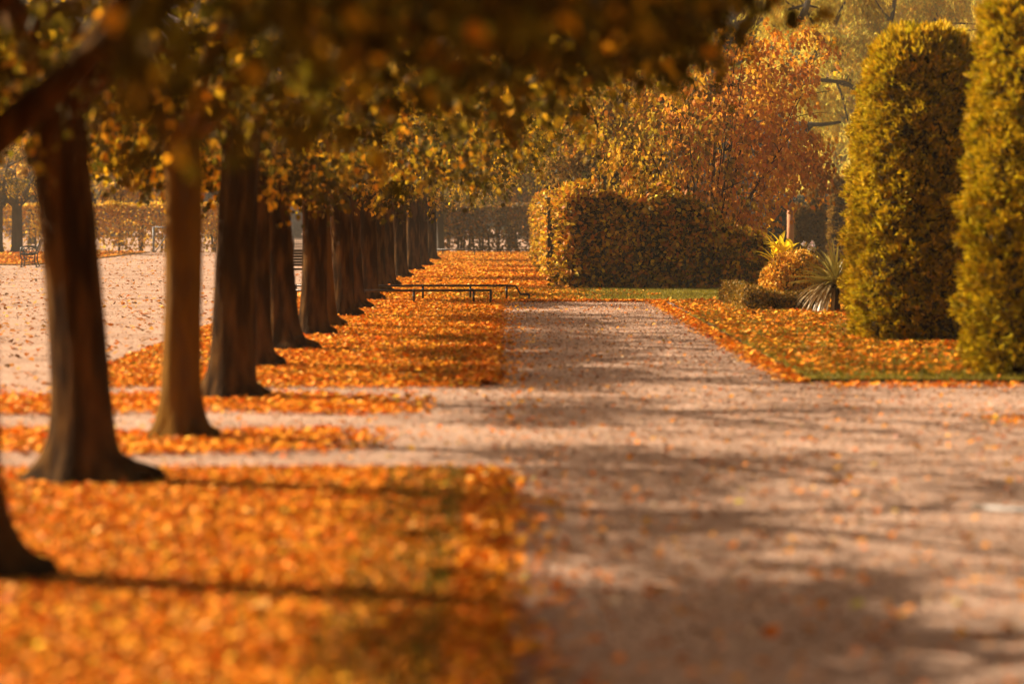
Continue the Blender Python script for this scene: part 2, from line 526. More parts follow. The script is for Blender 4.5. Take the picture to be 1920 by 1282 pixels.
def lime_env(n, rx=3.1, ry=2.35, zb=2.2, zt=5.2, off=0.25, thin=((-1.0, -.4, .9, 1.5, 6.0, 7.5), (.08, 1, 1, .08, .10, .8)), mask=None):
    out = []
    while sum(len(o) for o in out) < n:
        p = rng.uniform(-1, 1, (n * 3, 3))
        r2 = p[:, 0] ** 2 + p[:, 1] ** 2
        zt_ = 1 - .45 * r2                           # domed top
        zb_ = -1 + .34 * r2                          # bottom lifts at the rim
        k = (r2 < 1) & (p[:, 2] < zt_) & (p[:, 2] > zb_)
        lump = np.sin(p[:, 0] * 5.1 + 1) * np.sin(p[:, 1] * 4.3) + np.sin(p[:, 2] * 4.7 + p[:, 0] * 3)
        k &= (lump > -.55) | (rng.random(len(p)) < .3)
        shell = np.maximum(r2, np.maximum((p[:, 2] - zb_) * -1.2 + 1, 0))
        k &= rng.random(len(p)) < np.clip(.35 + .75 * shell, 0, 1)
        zz = (zb + zt) / 2 + p[:, 2] * (zt - zb) / 2
        sl = p[:, 0] * rx + off - 2.44 + 1.57 * zz      # leaves thinned along the sun's slant
        k &= rng.random(len(p)) < np.interp(sl, thin[0], thin[1])
        if mask is not None:
            k &= mask(p[:, 0] * rx + off, p[:, 1] * ry, zz)
        out.append(p[k])
    p = np.concatenate(out)[:n]
    O = unit(np.column_stack([p[:, 0], p[:, 1], p[:, 2] * .5]))
    z = (zb + zt) / 2 + p[:, 2] * (zt - zb) / 2
    return np.column_stack([p[:, 0] * rx + off, p[:, 1] * ry, z]), O


def low_env(n):
    return lime_env(n, zb=2.12, zt=4.9, rx=3.0)


LIME = {  # all but the low crowns lean to darker leaves, standing in for shade
        'near': [crown_mesh('lime_crown', 860, 36, lambda n: lime_env(n, zb=2.35, zt=5.4, rx=3.4, thin=((-.5, .1, 1.1, 1.6, 2.9, 3.5), (0, 1, 1, .03, .03, 1)),
                                                                    mask=lambda x, y, z: ((x > 1.35) | (z > 2.80)) & (z < 4.2)), leaf=(.06, .10), wts=(.4, .8, 3, 7, .2, 1))],
        'fringe': [crown_mesh('lime_crown', 900, 40, lambda n: lime_env(n, zb=2.12, zt=4.4, rx=2.95, thin=((-3, -2), (1, 1)),
                                                                      mask=lambda x, y, z: (x > 1.45 + .3 * np.sin(y * 2.1)) | (z > 2.9)), leaf=(.05, .085), wts=(.3, .7, 3, 7, .2, 1))],
        'first': [crown_mesh('lime_crown', 420, 38, lambda n: lime_env(n, zb=2.3, zt=4.8, rx=3.3, thin=((-.5, .1, 1.0, 1.4, 3.0, 3.5), (0, 1, 1, .04, .04, 1))), leaf=(.05, .085), wts=(.6, 1.2, 3.5, 6, .4, 1))],
        'open': [crown_mesh('lime_crown', 150, 44, lambda n: lime_env(n, zb=2.45, zt=4.8, rx=3.0, thin=((-.6, .0, .8, 1.3, 5.2, 6.5), (.05, .9, .9, .25, .25, .9)),
                                                                     mask=lambda x, y, z: (z < 3.15) | (x - 2.44 + 1.57 * z > 5.6) | (x - 2.44 + 1.57 * z < 1.0)), leaf=(.052, .092), wts=(1.1, 1.6, 4, 6, .5, 1)) for _ in range(2)],  # mask drops unseen upper leaves so sun reaches the walk
        'low': [crown_mesh('lime_crown', 290, 44, low_env, leaf=(.05, .092), wts=(2, 2, 3.5, 5.5, .7, 1)) for _ in range(3)]}

ROWG = 'clipped lime trees in the row along the walk'
# photo column and row of the foot, trunk radius, flare, lean at 2.3 m, bark, crown kind, label
ROW = [
    (-90, 1100, .20, .20, (-.05, 0), 'bark', 'near', 'nearest lime tree, cut by the left edge, showing a root flare and a slanting limb'),
    (165, 917, .172, .17, (-.215, 0), 'bark', 'first', 'thick dark lime trunk with a wide root flare on the near verge, leaning left'),
    (334, 828, .135, .12, (.03, 0), 'bark_ochre', 'open', 'lime tree with an ochre trunk forking under the leaves, standing in the first leaf drift'),
    (434, 750, .185, .12, (.09, 0), 'bark', 'open', 'broad lime trunk at the back of the gravel gap, standing in the second leaf drift'),
    (482, 694, .135, .08, (-.02, 0), 'bark', 'low', 'slim strip of lime trunk beside the broad one, where the long verge begins'),
    (533, 662, .160, .14, (-.10, 0), 'bark', 'low', 'smooth brown lime trunk with a root to the right, left of the black ornate bench'),
    (585, 634, .165, .11, (.02, 0), 'bark', 'low', 'lime trunk with a dark foot just right of the black ornate bench'),
    (607, 618, .165, .10, (-.08, 0), 'bark_ochre', 'open', 'lighter lime trunk half hidden behind the dark-footed one'),
    (643, 598, .165, .10, (-.06, 0), 'bark', 'low', 'lime trunk in the middle of the row where the yellow spray hangs lowest'),
    (664, 584, .165, .10, (-.05, 0), 'bark', 'open', 'narrow strip of lime trunk right behind the middle trunk of the row'),
    (689, 567, .165, .09, (-.03, 0), 'bark', 'low', 'lime trunk where the low double rail starts'),
    (709, 553, .165, .09, (-.03, 0), 'bark', 'open', 'lime trunk with a pale right side just behind the start of the low rail'),
    (724, 540, .17, .09, (-.04, 0), 'bark', 'open', 'thin strip of lime trunk seen between the rail and the broad trunk beyond it'),
    (750, 524, .19, .10, (-.03, 0), 'bark', 'low', 'broad dark lime trunk standing clear on the carpet beyond the rails'),
    (774, 510, .18, .09, (-.03, 0), 'bark', 'open', 'fourth lime trunk from the far end of the row'),
    (792, 501, .18, .09, (-.02, 0), 'bark', 'open', 'third lime trunk from the far end of the row'),
    (808, 490, .18, .09, (-.02, 0), 'bark', 'low', 'second lime trunk from the far end of the row'),
    (826, 474, .16, .08, (-.02, 0), 'bark_grey', 'low', 'last lime trunk of the row, beside the far hedge'),
]
cnt = 0
for i, (px, py, r0, fl, lean, bk, ck, lab) in enumerate(ROW):
    d = gd(py)
    X = gx(px, d)
    on = VH if (d < dv or d > gd(722)) else 0
    t = thing('lime_tree', lab, 'tree', (X, d, on), 0, ROWG)
    m_ = MB()
    roots = [(-.05, .32), (.25, .2)] if i == 1 else ([(-.1, .30), (2.9, .2)] if i in (0, 5) else [(-.2, .18)])
    top = trunk_mesh(m_, r0, 2.35, fl, lean, seed=20 + i, roots=roots, bow=(.02 if i == 1 else (-1) ** i * .018))
    ex = []
    if i == 0:
        b0 = [(-.05, 0, 1.35)] + [(gx(x, d) - X, 0, gz(y, d)) for x, y in ((-40, 300), (30, 240), (120, 165), (215, 85), (330, -20))]
        ex.append((b0, [.10, .09, .078, .068, .056, .045]))
        b1 = [(gx(x, d) - X, .05, gz(y, d)) for x, y in ((110, 175), (170, 100), (225, 20), (260, -60))]
        ex.append((b1, [.06, .055, .05, .045]))
        b2 = [(gx(x, d) - X, -.3, gz(y, d)) for x, y in ((-150, 150), (-20, 60), (60, -20), (120, -100))]
        ex.append((b2, [.07, .055, .05, .04]))
    if i == 2:
        ex.append(([(gx(x, d) - X, 0, gz(y, d)) for x, y in ((350, 230), (385, 205), (430, 150), (490, 110))], [.085, .066, .05, .035]))
        ex.append(([(gx(x, d) - X, 0, gz(y, d)) for x, y in ((335, 225), (312, 190), (285, 150), (250, 90))], [.07, .055, .045, .03]))
    limbs(m_, top, r0, 50 + i, 5 if i not in (0,) else 3, extra=ex)
    obj('trunk', m_.mesh('lime_trunk'), M[bk], t)
    ms = LIME[ck]
    cr = obj('crown', ms[cnt % len(ms)], M['leaf'], t)
    cnt += 1
    cr.rotation_euler = (0, 0, rng.uniform(-.2, .2))
    cr.location = (rng.uniform(.1, .3), 0, rng.uniform(-.08, .12))
    s = rng.uniform(.94, 1.06)
    cr.scale = (s, s * (1 if i % 2 else -1), s)
for d, lab in ((9.0, 'lime tree whose blurred dark crown hangs over the top edge, its trunk outside the frame'),
               (4.6, 'lime tree behind the blurred top fringe, closest to the camera, its trunk outside the frame')):
    t = thing('lime_tree', lab, 'tree', (-2.5, d, VH), 0, ROWG)
    m_ = MB()
    top = trunk_mesh(m_, .18, 2.35, .15, seed=int(d * 10))
    limbs(m_, top, .18, int(d * 7))
    obj('trunk', m_.mesh('lime_trunk'), M['bark'], t)
    cr = obj('crown', LIME['fringe'][0], M['leaf'], t)
    cr.location = (.15, 0, .02 if d > 6 else .35)


# ---- other trees
def blob_env(rx, ry, zb, zt, shell=.5, dome=.3, under=.3, ph=0.0):
    def env(n):
        out = []
        while sum(len(o) for o in out) < n:
            p = rng.uniform(-1, 1, (n * 3, 3))
            r = np.linalg.norm(p, axis=1)
            lump = .16 * np.sin(p[:, 0] * 5 + ph) * np.sin(p[:, 2] * 6 + ph) + .12 * np.sin(p[:, 1] * 7 + 2 * ph + p[:, 2] * 3)
            k = (r < .88 + lump) & (rng.random(len(p)) < np.clip(1 - shell + shell * 1.4 * r, 0, 1))
            out.append(p[k])
        p = np.concatenate(out)[:n]
        return np.column_stack([p[:, 0] * rx, p[:, 1] * ry, (zb + zt) / 2 + p[:, 2] * (zt - zb) / 2]), unit(p)
    return env


def puff_env(rx, ry, zb, zt, puffs=60, pr=.9, seed=1):
    def env(n):
        r_ = np.random.default_rng(seed)
        c = unit(r_.standard_normal((puffs, 3))) * (r_.random((puffs, 1)) ** .5)
        c = np.column_stack([c[:, 0] * rx, c[:, 1] * ry, (zb + zt) / 2 + c[:, 2] * (zt - zb) / 2])
        sz = pr * r_.uniform(.55, 1.3, puffs)
        q = rng.integers(0, puffs, n)
        u = unit(rng.standard_normal((n, 3)))
        u[:, 2] *= .75
        return c[q] + u * (sz[q] * rng.uniform(.5, 1.0, n))[:, None], u
    return env


def big_tree(name, label, X, d, zb, zt, rx, trunk_r, cols, wts, n=500, per=40, leaf=(.16, .3), spread=.6, bark='bark_grey', group=None, width=.8, puffs=0, pr=.9, mat='leaf',
             limb_list=(), ry=None, ph=0.0, droop=.5, cat='tree', z0=0.0):
    t = thing(name, label, cat, (X, d, z0), 0, group)
    m_ = MB()
    top = trunk_mesh(m_, trunk_r, zb + (zt - zb) * .3, trunk_r * .6, seed=int(abs(X * 7 + d)), nseg=14, nring=14)
    limbs(m_, top, trunk_r, int(abs(X * 3 + d)), 6, rx * .75, (zt - zb) * .45)
    for pts, ra in limb_list:
        m_.tube(pts, ra, 8)
    obj('trunk', m_.mesh('trunk'), M[bark], t)
    obj('crown', crown_mesh('crown', n, per, (puff_env(rx, ry or rx * .8, zb, zt, puffs, pr, int(ph * 10)) if puffs else blob_env(rx, ry or rx * .8, zb, zt, ph=ph)), leaf, spread, cols, wts, droop=droop, width=width), M[mat], t)
    return t


# pale feathery tree at the upper right, its dark limbs showing through
DP = 118.0
PX = gx(1640, DP)


def pl(*q):
    return [(gx(x, DP) - PX, -1.9 + .15 * math.sin(k * 2 + x), gz(y, DP)) for k, (x, y) in enumerate(q)]


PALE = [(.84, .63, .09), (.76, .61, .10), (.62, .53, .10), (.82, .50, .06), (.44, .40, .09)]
limbL = [(pl((1455, 300), (1475, 272), (1512, 235)), [.16, .19, .15]), (pl((1480, 235), (1530, 237), (1566, 232)), [.10, .085, .06]),
         (pl((1495, 150), (1512, 112), (1525, 95), (1545, 40)), [.20, .16, .12, .07]), (pl((1512, 118), (1535, 103), (1552, 104)), [.07, .06, .03]),
         (pl((1470, 166), (1530, 155), (1570, 158), (1612, 176)), [.08, .08, .07, .05]), (pl((1560, 158), (1590, 168), (1612, 182)), [.055, .05, .03]),
         (pl((1560, 160), (1570, 185), (1580, 230)), [.05, .045, .04]), (pl((1492, 45), (1503, 20), (1512, -20)), [.16, .13, .1]),
         (pl((1470, 25), (1500, 16), (1530, 22)), [.05, .06, .04]), (pl((1555, 50), (1563, 33), (1575, 10)), [.1, .08, .05])]
big_tree('feathery_tree', 'huge pale gold feathery tree in the haze with dark limbs showing, behind the clipped conifers', PX, DP, 1.8, 14.5, 5.6, .35, PALE,
         (4, 4, 3, 1.5, 2), n=1700, per=50, leaf=(.10, .24), spread=.42, width=.3, mat='backlit', limb_list=limbL, ry=3.0, ph=1.1, droop=.9, puffs=80, pr=.95)
big_tree('feathery_tree', 'pale feathery tree at the right edge, farther back behind the nearest clipped conifer', gx(1860, 135), 135, 3.0, 14.5, 5.2, .35, PALE,
         (3, 4, 4, 1, 2), n=900, per=50, leaf=(.10, .24), spread=.5, width=.3, ph=2.7, droop=.9, puffs=60, pr=1.1, mat='backlit')
big_tree('russet_tree', 'faint pinkish tree far back in the haze, between the tops of the clipped conifers', gx(1800, 190), 190, 6, 19, 7, .35,
         [(.52, .28, .16), (.45, .22, .08), (.30, .2, .15)], (3, 2, 2), n=600, per=40, leaf=(.2, .36), spread=.6, puffs=50, pr=1.5)

# orange multi-stemmed tree behind the hedge
DO = 74.0
XO = gx(1320, DO)
t = thing('spreading_tree', 'orange leaved tree with many thin upright stems, rising behind the clipped hedge', 'tree', (XO, DO, VH))
m_ = MB()
rr = np.random.default_rng(5)
for k in range(22):
    a = rr.uniform(0, 6.28)
    ln = rr.uniform(.6, 2.6)
    e = Vector((math.cos(a) * ln * 1.1, math.sin(a) * ln * .8, rr.uniform(4.4, 6.6) - ln * .4))
    b = Vector((math.cos(a) * .15, math.sin(a) * .15, 0))
    mdl = Vector((math.cos(a) * ln * .5, math.sin(a) * ln * .4, 2.0))
    pts = bez(b, mdl, e, 9)
    rb = rr.uniform(.025, .06)
    m_.tube(pts, [rb * (1 - .85 * i / 8) + .004 for i in range(9)], 6)
    for q in range(5):
        i = rr.integers(3, 8)
        a2 = a + rr.uniform(-1.2, 1.2)
        p2 = pts[i] + Vector((math.cos(a2) * rr.uniform(.4, 1.1), math.sin(a2) * rr.uniform(.3, .8), rr.uniform(.1, .7)))
        m_.tube(bez(pts[i], (pts[i] + p2) / 2 + Vector((0, 0, .1)), p2, 5), [.016, .013, .010, .008, .005], 5)
obj('trunk', m_.mesh('stems'), M['bark'], t)


def orange_env(n):
    c, o = blob_env(3.2, 2.3, .8, 6.9, shell=.45, ph=.4)(n)
    c[:, 0] += .15 * (c[:, 2] - 3.5) * .3
    return c, o


def half(lo, hi):
    def env(n):
        C_, O_ = orange_env(n * 3)
        k = np.clip((C_[:, 0] - lo) / (hi - lo), 0, 1) > rng.random(len(C_))
        return C_[k][:n], O_[k][:n]
    return env


obj('crown', crown_mesh('golden_crown', 300, 30, half(1.0, -1.6), (.085, .15), .34, [(.66, .36, .022), (.46, .30, .016), (.30, .20, .014), (.15, .10, .010), (.60, .26, .03)],
                        (3, 3, 3, 3, 2), droop=1.1, width=.85), M['leaf'], t)
obj('crown', crown_mesh('rust_crown', 300, 30, half(-1.2, 1.6), (.09, .16), .34, [(.74, .31, .024), (.76, .40, .026), (.56, .21, .022), (.32, .15, .014), (.64, .27, .05)],
                        (4, 3, 3, 2, 2), droop=1.1, width=.85), M['leaf'], t)
big_tree('brown_tree', 'dull brown and green tree between the end of the row and the orange tree', gx(1130, 88), 88, 1.9, 6.8, 2.7, .12,
         [(.30, .16, .02), (.18, .11, .015), (.42, .20, .025), (.11, .075, .012)], (3, 3, 2, 2), n=520, per=30, leaf=(.09, .15), spread=.32, bark='bark', ph=3.2, puffs=45, pr=.6, z0=VH)
big_tree('dark_shrub', 'dark leafed shrub right behind the tall end of the clipped hedge', gx(1165, 79), 79, .2, 3.0, 1.6, .06,
         [(.05, .036, .009), (.09, .055, .011), (.15, .075, .013)], (4, 3, 1), n=240, per=34, leaf=(.10, .15), spread=.35, bark='bark', ph=5.2, z0=VH)
big_tree('brown_tree', 'low brown tree overhanging the far hedge at the end of the walk', gx(960, 140), 140, 2.0, 9, 5, .2,
         [(.32, .16, .02), (.16, .10, .015), (.08, .06, .014)], (2, 3, 3), n=420, per=34, leaf=(.16, .26), spread=.6, bark='bark', ph=.2)

# limes of the second row across the square (trunks on the far verge) and behind the hedge
G2 = 'lime trees beyond the gravel square'
r2 = [(32, 474, 'grey lime trunk forking under bright leaves, on the far verge left of the nearest trunk', .22),
      (-6, 474, 'grey lime trunk cut by the left edge of the photo, on the far verge', .24)]
for px, py, lab, rt in r2:
    d = gd(py + 2)
    X = gx(px, d)
    t = thing('lime_tree', lab, 'tree', (X, d, VH), 0, G2)
    m_ = MB()
    tp = trunk_mesh(m_, rt, 2.0, .1, seed=px + 90, nseg=16, nring=16)
    limbs(m_, tp, rt, px + 91, 5)
    obj('trunk', m_.mesh('lime_trunk'), M['bark_grey'], t)
    cr = obj('crown', LIME['open'][0], M['leaf'], t)
    cr.rotation_euler[2] = px * .1
BRT = [(.62, .36, .05), (.55, .27, .03), (.36, .24, .04), (.22, .16, .04)]
for k, (px, d, zb, zt, rx, lab) in enumerate((
        (225, 150, 2.3, 8.5, 3.6, 'sunlit yellow tree behind the far hedge, between the first two trunks'),
        (60, 160, 2.6, 9.0, 3.8, 'sunlit yellow tree behind the far verge at the left edge'),
        (330, 165, 2.4, 8.5, 3.4, 'sunlit yellow tree behind the far hedge, directly past the ochre trunk'),
        (520, 150, 2.6, 8.5, 2.8, 'yellow leaved tree behind the grey mesh fence, between the trunks'))):
    big_tree('yellow_tree', lab, gx(px, d), d, zb, zt, rx, .2, BRT, (3, 3, 2, 2), n=420, per=34, leaf=(.14, .24), spread=.4, ph=k * 1.3 + .3, puffs=40, pr=.8, mat='backlit', group='yellow trees behind the far hedge')

# the dim belt of trees that closes the view
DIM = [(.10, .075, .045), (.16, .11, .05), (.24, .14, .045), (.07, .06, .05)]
PUR = [(.16, .12, .13), (.22, .17, .17), (.11, .09, .10)]  # purple-grey tone of distance haze, put into the leaf colour
belt = [(-20, 212, 8, PUR, 'dim purplish tree of the far belt, at the left edge behind the hedge'),
        (170, 225, 9, PUR, 'dim purplish tree of the far belt, behind the nearest dark trunk'),
        (330, 205, 9, PUR, 'dim purplish tree of the far belt, behind the ochre trunk'),
        (500, 215, 9, PUR, 'dim purplish tree of the far belt, behind the grey mesh fence'),
        (680, 220, 9, DIM, 'dim brown tree of the far belt, hidden mostly by the middle of the row'),
        (850, 210, 9, DIM, 'dim brown tree of the far belt, over the left end of the far dark hedge'),
        (1040, 215, 9, DIM, 'dim brown tree of the far belt, above the clipped hedge'),
        (1230, 205, 10, DIM, 'dim brown tree of the far belt, behind the orange tree'),
        (1440, 220, 10, DIM, 'dim brown tree of the far belt, right of the orange tree'),
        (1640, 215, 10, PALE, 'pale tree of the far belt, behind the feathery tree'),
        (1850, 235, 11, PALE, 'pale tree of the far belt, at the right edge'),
        (2050, 215, 10, DIM, 'dim tree of the far belt, beyond the right edge')]
protos = {}
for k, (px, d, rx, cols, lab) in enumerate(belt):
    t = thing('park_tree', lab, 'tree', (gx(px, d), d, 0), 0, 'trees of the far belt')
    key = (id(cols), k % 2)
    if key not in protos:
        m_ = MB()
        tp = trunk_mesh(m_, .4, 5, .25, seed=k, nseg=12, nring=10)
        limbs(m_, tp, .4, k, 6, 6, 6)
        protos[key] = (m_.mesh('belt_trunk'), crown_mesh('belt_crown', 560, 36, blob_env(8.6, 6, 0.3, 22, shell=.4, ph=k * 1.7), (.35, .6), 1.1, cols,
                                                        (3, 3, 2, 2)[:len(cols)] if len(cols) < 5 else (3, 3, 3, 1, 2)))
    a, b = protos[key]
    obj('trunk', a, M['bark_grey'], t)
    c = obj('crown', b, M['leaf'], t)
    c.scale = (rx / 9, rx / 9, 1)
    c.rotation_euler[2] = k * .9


# ------------------------------------------------------------------ hedges and clipped shrubs
def lumps(P, a, s=3.0, ph=0.0):
    return a * (np.sin(P[:, 0] * s + ph) * np.sin(P[:, 2] * s * 1.2 + ph * 2) + np.sin(P[:, 1] * s * .9 + ph) * np.sin(P[:, 0] * s * 1.7 + P[:, 2] * s)) / 1.4


def hedge(name, label, boxes, cat='hedge', n=6000, leaf=(.07, .12), cols=GOLD, wts=(1, 1, 1, 1, 1, 1), core=True, fuzz=.10, mat='hedge_leaf', hf=None,
          lump=.05, width=.8, group=None, stems=0, sparse_low=0.0, z0=0.0, up=.35, top=None):
    """boxes: (x0,x1,y0,y1,h) in world metres; the thing stands at the first box's centre"""
    bx = boxes[0]
    ox, oy = (bx[0] + bx[1]) / 2, (bx[2] + bx[3]) / 2
    t = thing(name, label, cat, (ox, oy, z0), 0, group)
    hfun = hf or (lambda x, h: np.full_like(x, h))
    Ps, Ns = [], []
    areas = [(b[1] - b[0]) * (b[3] - b[2]) + 2 * b[4] * ((b[1] - b[0]) + (b[3] - b[2])) for b in boxes]
    cm = MB()
    for b, ar in zip(boxes, areas):
        x0, x1, y0, y1, h = b
        m = int(n * ar / sum(areas))
        fa = np.array([(x1 - x0) * h * 1.6, (x1 - x0) * h * .4, (y1 - y0) * h, (y1 - y0) * h, (x1 - x0) * (y1 - y0)])   # the near face gets a few more
        fc = rng.choice(5, size=m, p=fa / fa.sum())
        u, w = rng.random(m), rng.random(m)
        x = np.where(fc < 2, x0 + u * (x1 - x0), np.where(fc == 2, x0, np.where(fc == 3, x1, x0 + u * (x1 - x0))))
        y = np.where(fc == 0, y0, np.where(fc == 1, y1, y0 + (np.where(fc == 4, w, u)) * (y1 - y0)))
        hh = hfun(x, h)
        z = np.where(fc == 4, hh, w * hh)
        N = np.array([(0, -1, 0), (0, 1, 0), (-1, 0, 0), (1, 0, 0), (0, 0, 1)], float)[fc]
        Pq = np.column_stack([x, y, z])
        # round the upper edges
        e = np.clip((z - (hh - .22)) / .22, 0, 1) ** 2 * .10
        Pq[:, :2] -= N[:, :2] * e[:, None]
        if sparse_low > 0:
            k = rng.random(m) < np.clip(1 - sparse_low * (1 - z / hh) * 1.6, .12, 1)
            Pq, N = Pq[k], N[k]
        Ps.append(Pq)
        Ns.append(N)
        if core:
            ins = .09
            gx_ = max(3, int((x1 - x0) / .25))
            xs = np.linspace(x0 + ins, x1 - ins, gx_)
            hs = hfun(xs, h) - ins
            ya, yb = y0 + ins, y1 - ins
            v, f = [], []
            for xx, hz in zip(xs, hs):
                v += [(xx - ox, ya - oy, 0), (xx - ox, ya - oy, hz - .1), (xx - ox, ya - oy + .1, hz), (xx - ox, yb - oy - .1, hz), (xx - ox, yb - oy, hz - .1), (xx - ox, yb - oy, 0)]
            for i in range(gx_ - 1):
                for j in range(5):
                    f.append((i * 6 + j, (i + 1) * 6 + j, (i + 1) * 6 + j + 1, i * 6 + j + 1))
            f.append(tuple(range(6)))
            f.append(tuple((gx_ - 1) * 6 + k for k in range(6))[::-1])
            cm.add(v, f)
    P, N = np.concatenate(Ps), np.concatenate(Ns)
    m = len(P)
    dep = lumps(P, lump, 3.2, ox) + rng.uniform(-fuzz, fuzz * .6, m)
    P = P + N * dep[:, None] - np.array([ox, oy, 0])
    P[:, 2] = np.maximum(P[:, 2], .03)
    D = N * .55 + rng.standard_normal((m, 3)) * .55
    D[:, 2] += up * rng.uniform(-1, 1.2, m)
    NN = N + rng.standard_normal((m, 3)) * .7 + np.array([0, 0, .45])
    C = palette(m, cols, wts)
    v, f, c = blades(P, D, NN, rng.uniform(leaf[0], leaf[1], m), width, C)
    if top is not None:
        pass
    obj('foliage', np_mesh('hedge_leaves', v, f, c), M[mat], t)
    if core:
        obj('branches', cm.mesh('hedge_core'), M['twig'], t)
    if stems:
        for b in boxes:
            for k in range(int((b[1] - b[0]) * stems)):
                x = rng.uniform(b[0], b[1]) - ox
                y = rng.uniform(b[2] + .25, b[3] - .25) - oy
                sm = MB()
                sm.tube([(x, y, 0), (x + rng.uniform(-.1, .1), y, b[4] * .5), (x + rng.uniform(-.25, .25), y, b[4] * .93)], [.06, .045, .02], 6)
                obj('stem', sm.mesh('hedge_stem'), M['bark_grey'], t)
    return t


BEECH = [(.60, .26, .016), (.46, .27, .012), (.20, .13, .009), (.80, .48, .021), (.48, .16, .012), (.09, .058, .006)]
x0 = gx(1056, 63.7)


def hmain(x, h):
    xs = [x0] + [gx(q, 63.7) for q in (1085, 1135, 1190, 1250, 1300, 1330, 1358, 1400, 1440)]
    return np.interp(x, xs, [1.98, 2.14, 2.08, 1.90, 2.06, 1.92, 1.62, 1.22, 1.18, 1.06])


hedge('clipped_hedge', 'tall clipped beech hedge stepping down to the right, at the end of the walk', [(x0, gx(1438, 63.7), 63.7, 67.5, 2.05)], n=24000,
      leaf=(.085, .145), cols=BEECH, wts=(3, 3, 3, 3, 2, 2), hf=hmain, lump=.10, z0=VH, fuzz=.20)
hedge('clipped_hedge', 'second clipped beech hedge behind the tall one, its sunlit end showing at the left', [(1.12, 3.4, 78, 106, 2.12)], n=16000,
      leaf=(.08, .14), cols=BEECH, wts=(3, 3, 2, 3, 2, 1), lump=.07, z0=VH, fuzz=.13)
HFAR = [(.40, .17, .020), (.26, .13, .016), (.14, .085, .014), (.10, .06, .012)]  # far hedge in shade: the darkness is put into its leaf colours
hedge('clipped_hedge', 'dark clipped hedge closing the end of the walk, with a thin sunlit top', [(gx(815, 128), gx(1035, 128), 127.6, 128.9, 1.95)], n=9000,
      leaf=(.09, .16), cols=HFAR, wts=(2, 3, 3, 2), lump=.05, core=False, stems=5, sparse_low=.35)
HLEFT = [(.80, .48, .05), (.70, .38, .03), (.48, .30, .03), (.84, .58, .16)]  # same hedge where sun shines through, brightness put into its leaf palette
hedge('clipped_hedge', 'sunlit see-through hedge on dark stems beyond the gravel square', [(gx(95, 127), gx(440, 127), 126.6, 127.9, 1.98)], n=15000,
      leaf=(.09, .16), cols=HLEFT, wts=(3, 3, 3, 1), lump=.06, core=False, mat='backlit', stems=2.2, sparse_low=.5)
hedge('clipped_hedge', 'sunlit hedge behind the far verge at the left edge of the photo', [(gx(-60, 136), gx(75, 136), 135.5, 136.8, 2.0)], n=5600,
      leaf=(.09, .16), cols=HLEFT, wts=(3, 3, 3, 1), lump=.06, core=False, mat='backlit', stems=2.2, sparse_low=.7)
BOXC = [(.78, .40, .03), (.84, .52, .10), (.62, .28, .02), (.36, .17, .016)]


def round_shrub(name, label, X, d, rx, ry, h, n, leaf, cols, wts):
    t = thing(name, label, 'shrub', (X, d, VH))
    u = unit(rng.standard_normal((n, 3)))
    u[:, 2] = np.abs(u[:, 2])
    q = (np.abs(u) ** 2.6).sum(1) ** (-1 / 2.6)
    P = u * q[:, None] * np.array([rx, ry, h]) + np.array([0, 0, .02])
    P += u * (lumps(P, .035, 7, 1.0) + rng.uniform(-.07, .045, n))[:, None]
    D = u * .6 + rng.standard_normal((n, 3)) * .5 + np.array([0, 0, .25])
    v, f, c = blades(P, D, u + rng.standard_normal((n, 3)) * .6, rng.uniform(*leaf, n), .8, palette(n, cols, wts))
    v[:, 2] = np.maximum(v[:, 2], .004)
    obj('foliage', np_mesh('shrub_leaves', v, f, c), M['hedge_leaf'], t)
    k = MB()
    vv, ff = [], []
    for i in range(9):
        e = math.pi / 2 * i / 8
        for j in range(18):
            a = 2 * math.pi * j / 18
            w_ = np.array([math.cos(e) * math.cos(a), math.cos(e) * math.sin(a), math.sin(e)])
            w_ = w_ * (np.abs(w_) ** 2.6).sum() ** (-1 / 2.6) * .88
            vv.append((w_[0] * rx, w_[1] * ry, w_[2] * h))
    for i in range(8):
        for j in range(18):
            ff.append((i * 18 + j, i * 18 + (j + 1) % 18, (i + 1) * 18 + (j + 1) % 18, (i + 1) * 18 + j))
    k.add(vv, ff, True)
    obj('branches', k.mesh('shrub_core'), M['twig'], t)


round_shrub('clipped_shrub', 'round-shouldered clipped shrub with a sunlit orange top, left of the spiky plant', gx(1490, 57.2), 57.2, .62, .62, .80, 6000, (.05, .085), BOXC, (3, 2, 2, 2))
BOXG = [(.28, .15, .015), (.20, .12, .012), (.40, .21, .02), (.13, .085, .010)]
ex0 = gx(1393, 49.6)
hedge('box_edging', 'knee-high clipped box edging turning a corner on the lawn, before the spiky plant', [(ex0 + .36, gx(1545, 49.6), 49.6, 50.05, .30), (ex0, ex0 + .38, 49.55, 54.6, .34)], cat='hedge', n=9000,
      leaf=(.03, .055), cols=BOXG, wts=(3, 3, 2, 2), lump=.02, fuzz=.05, z0=VH)


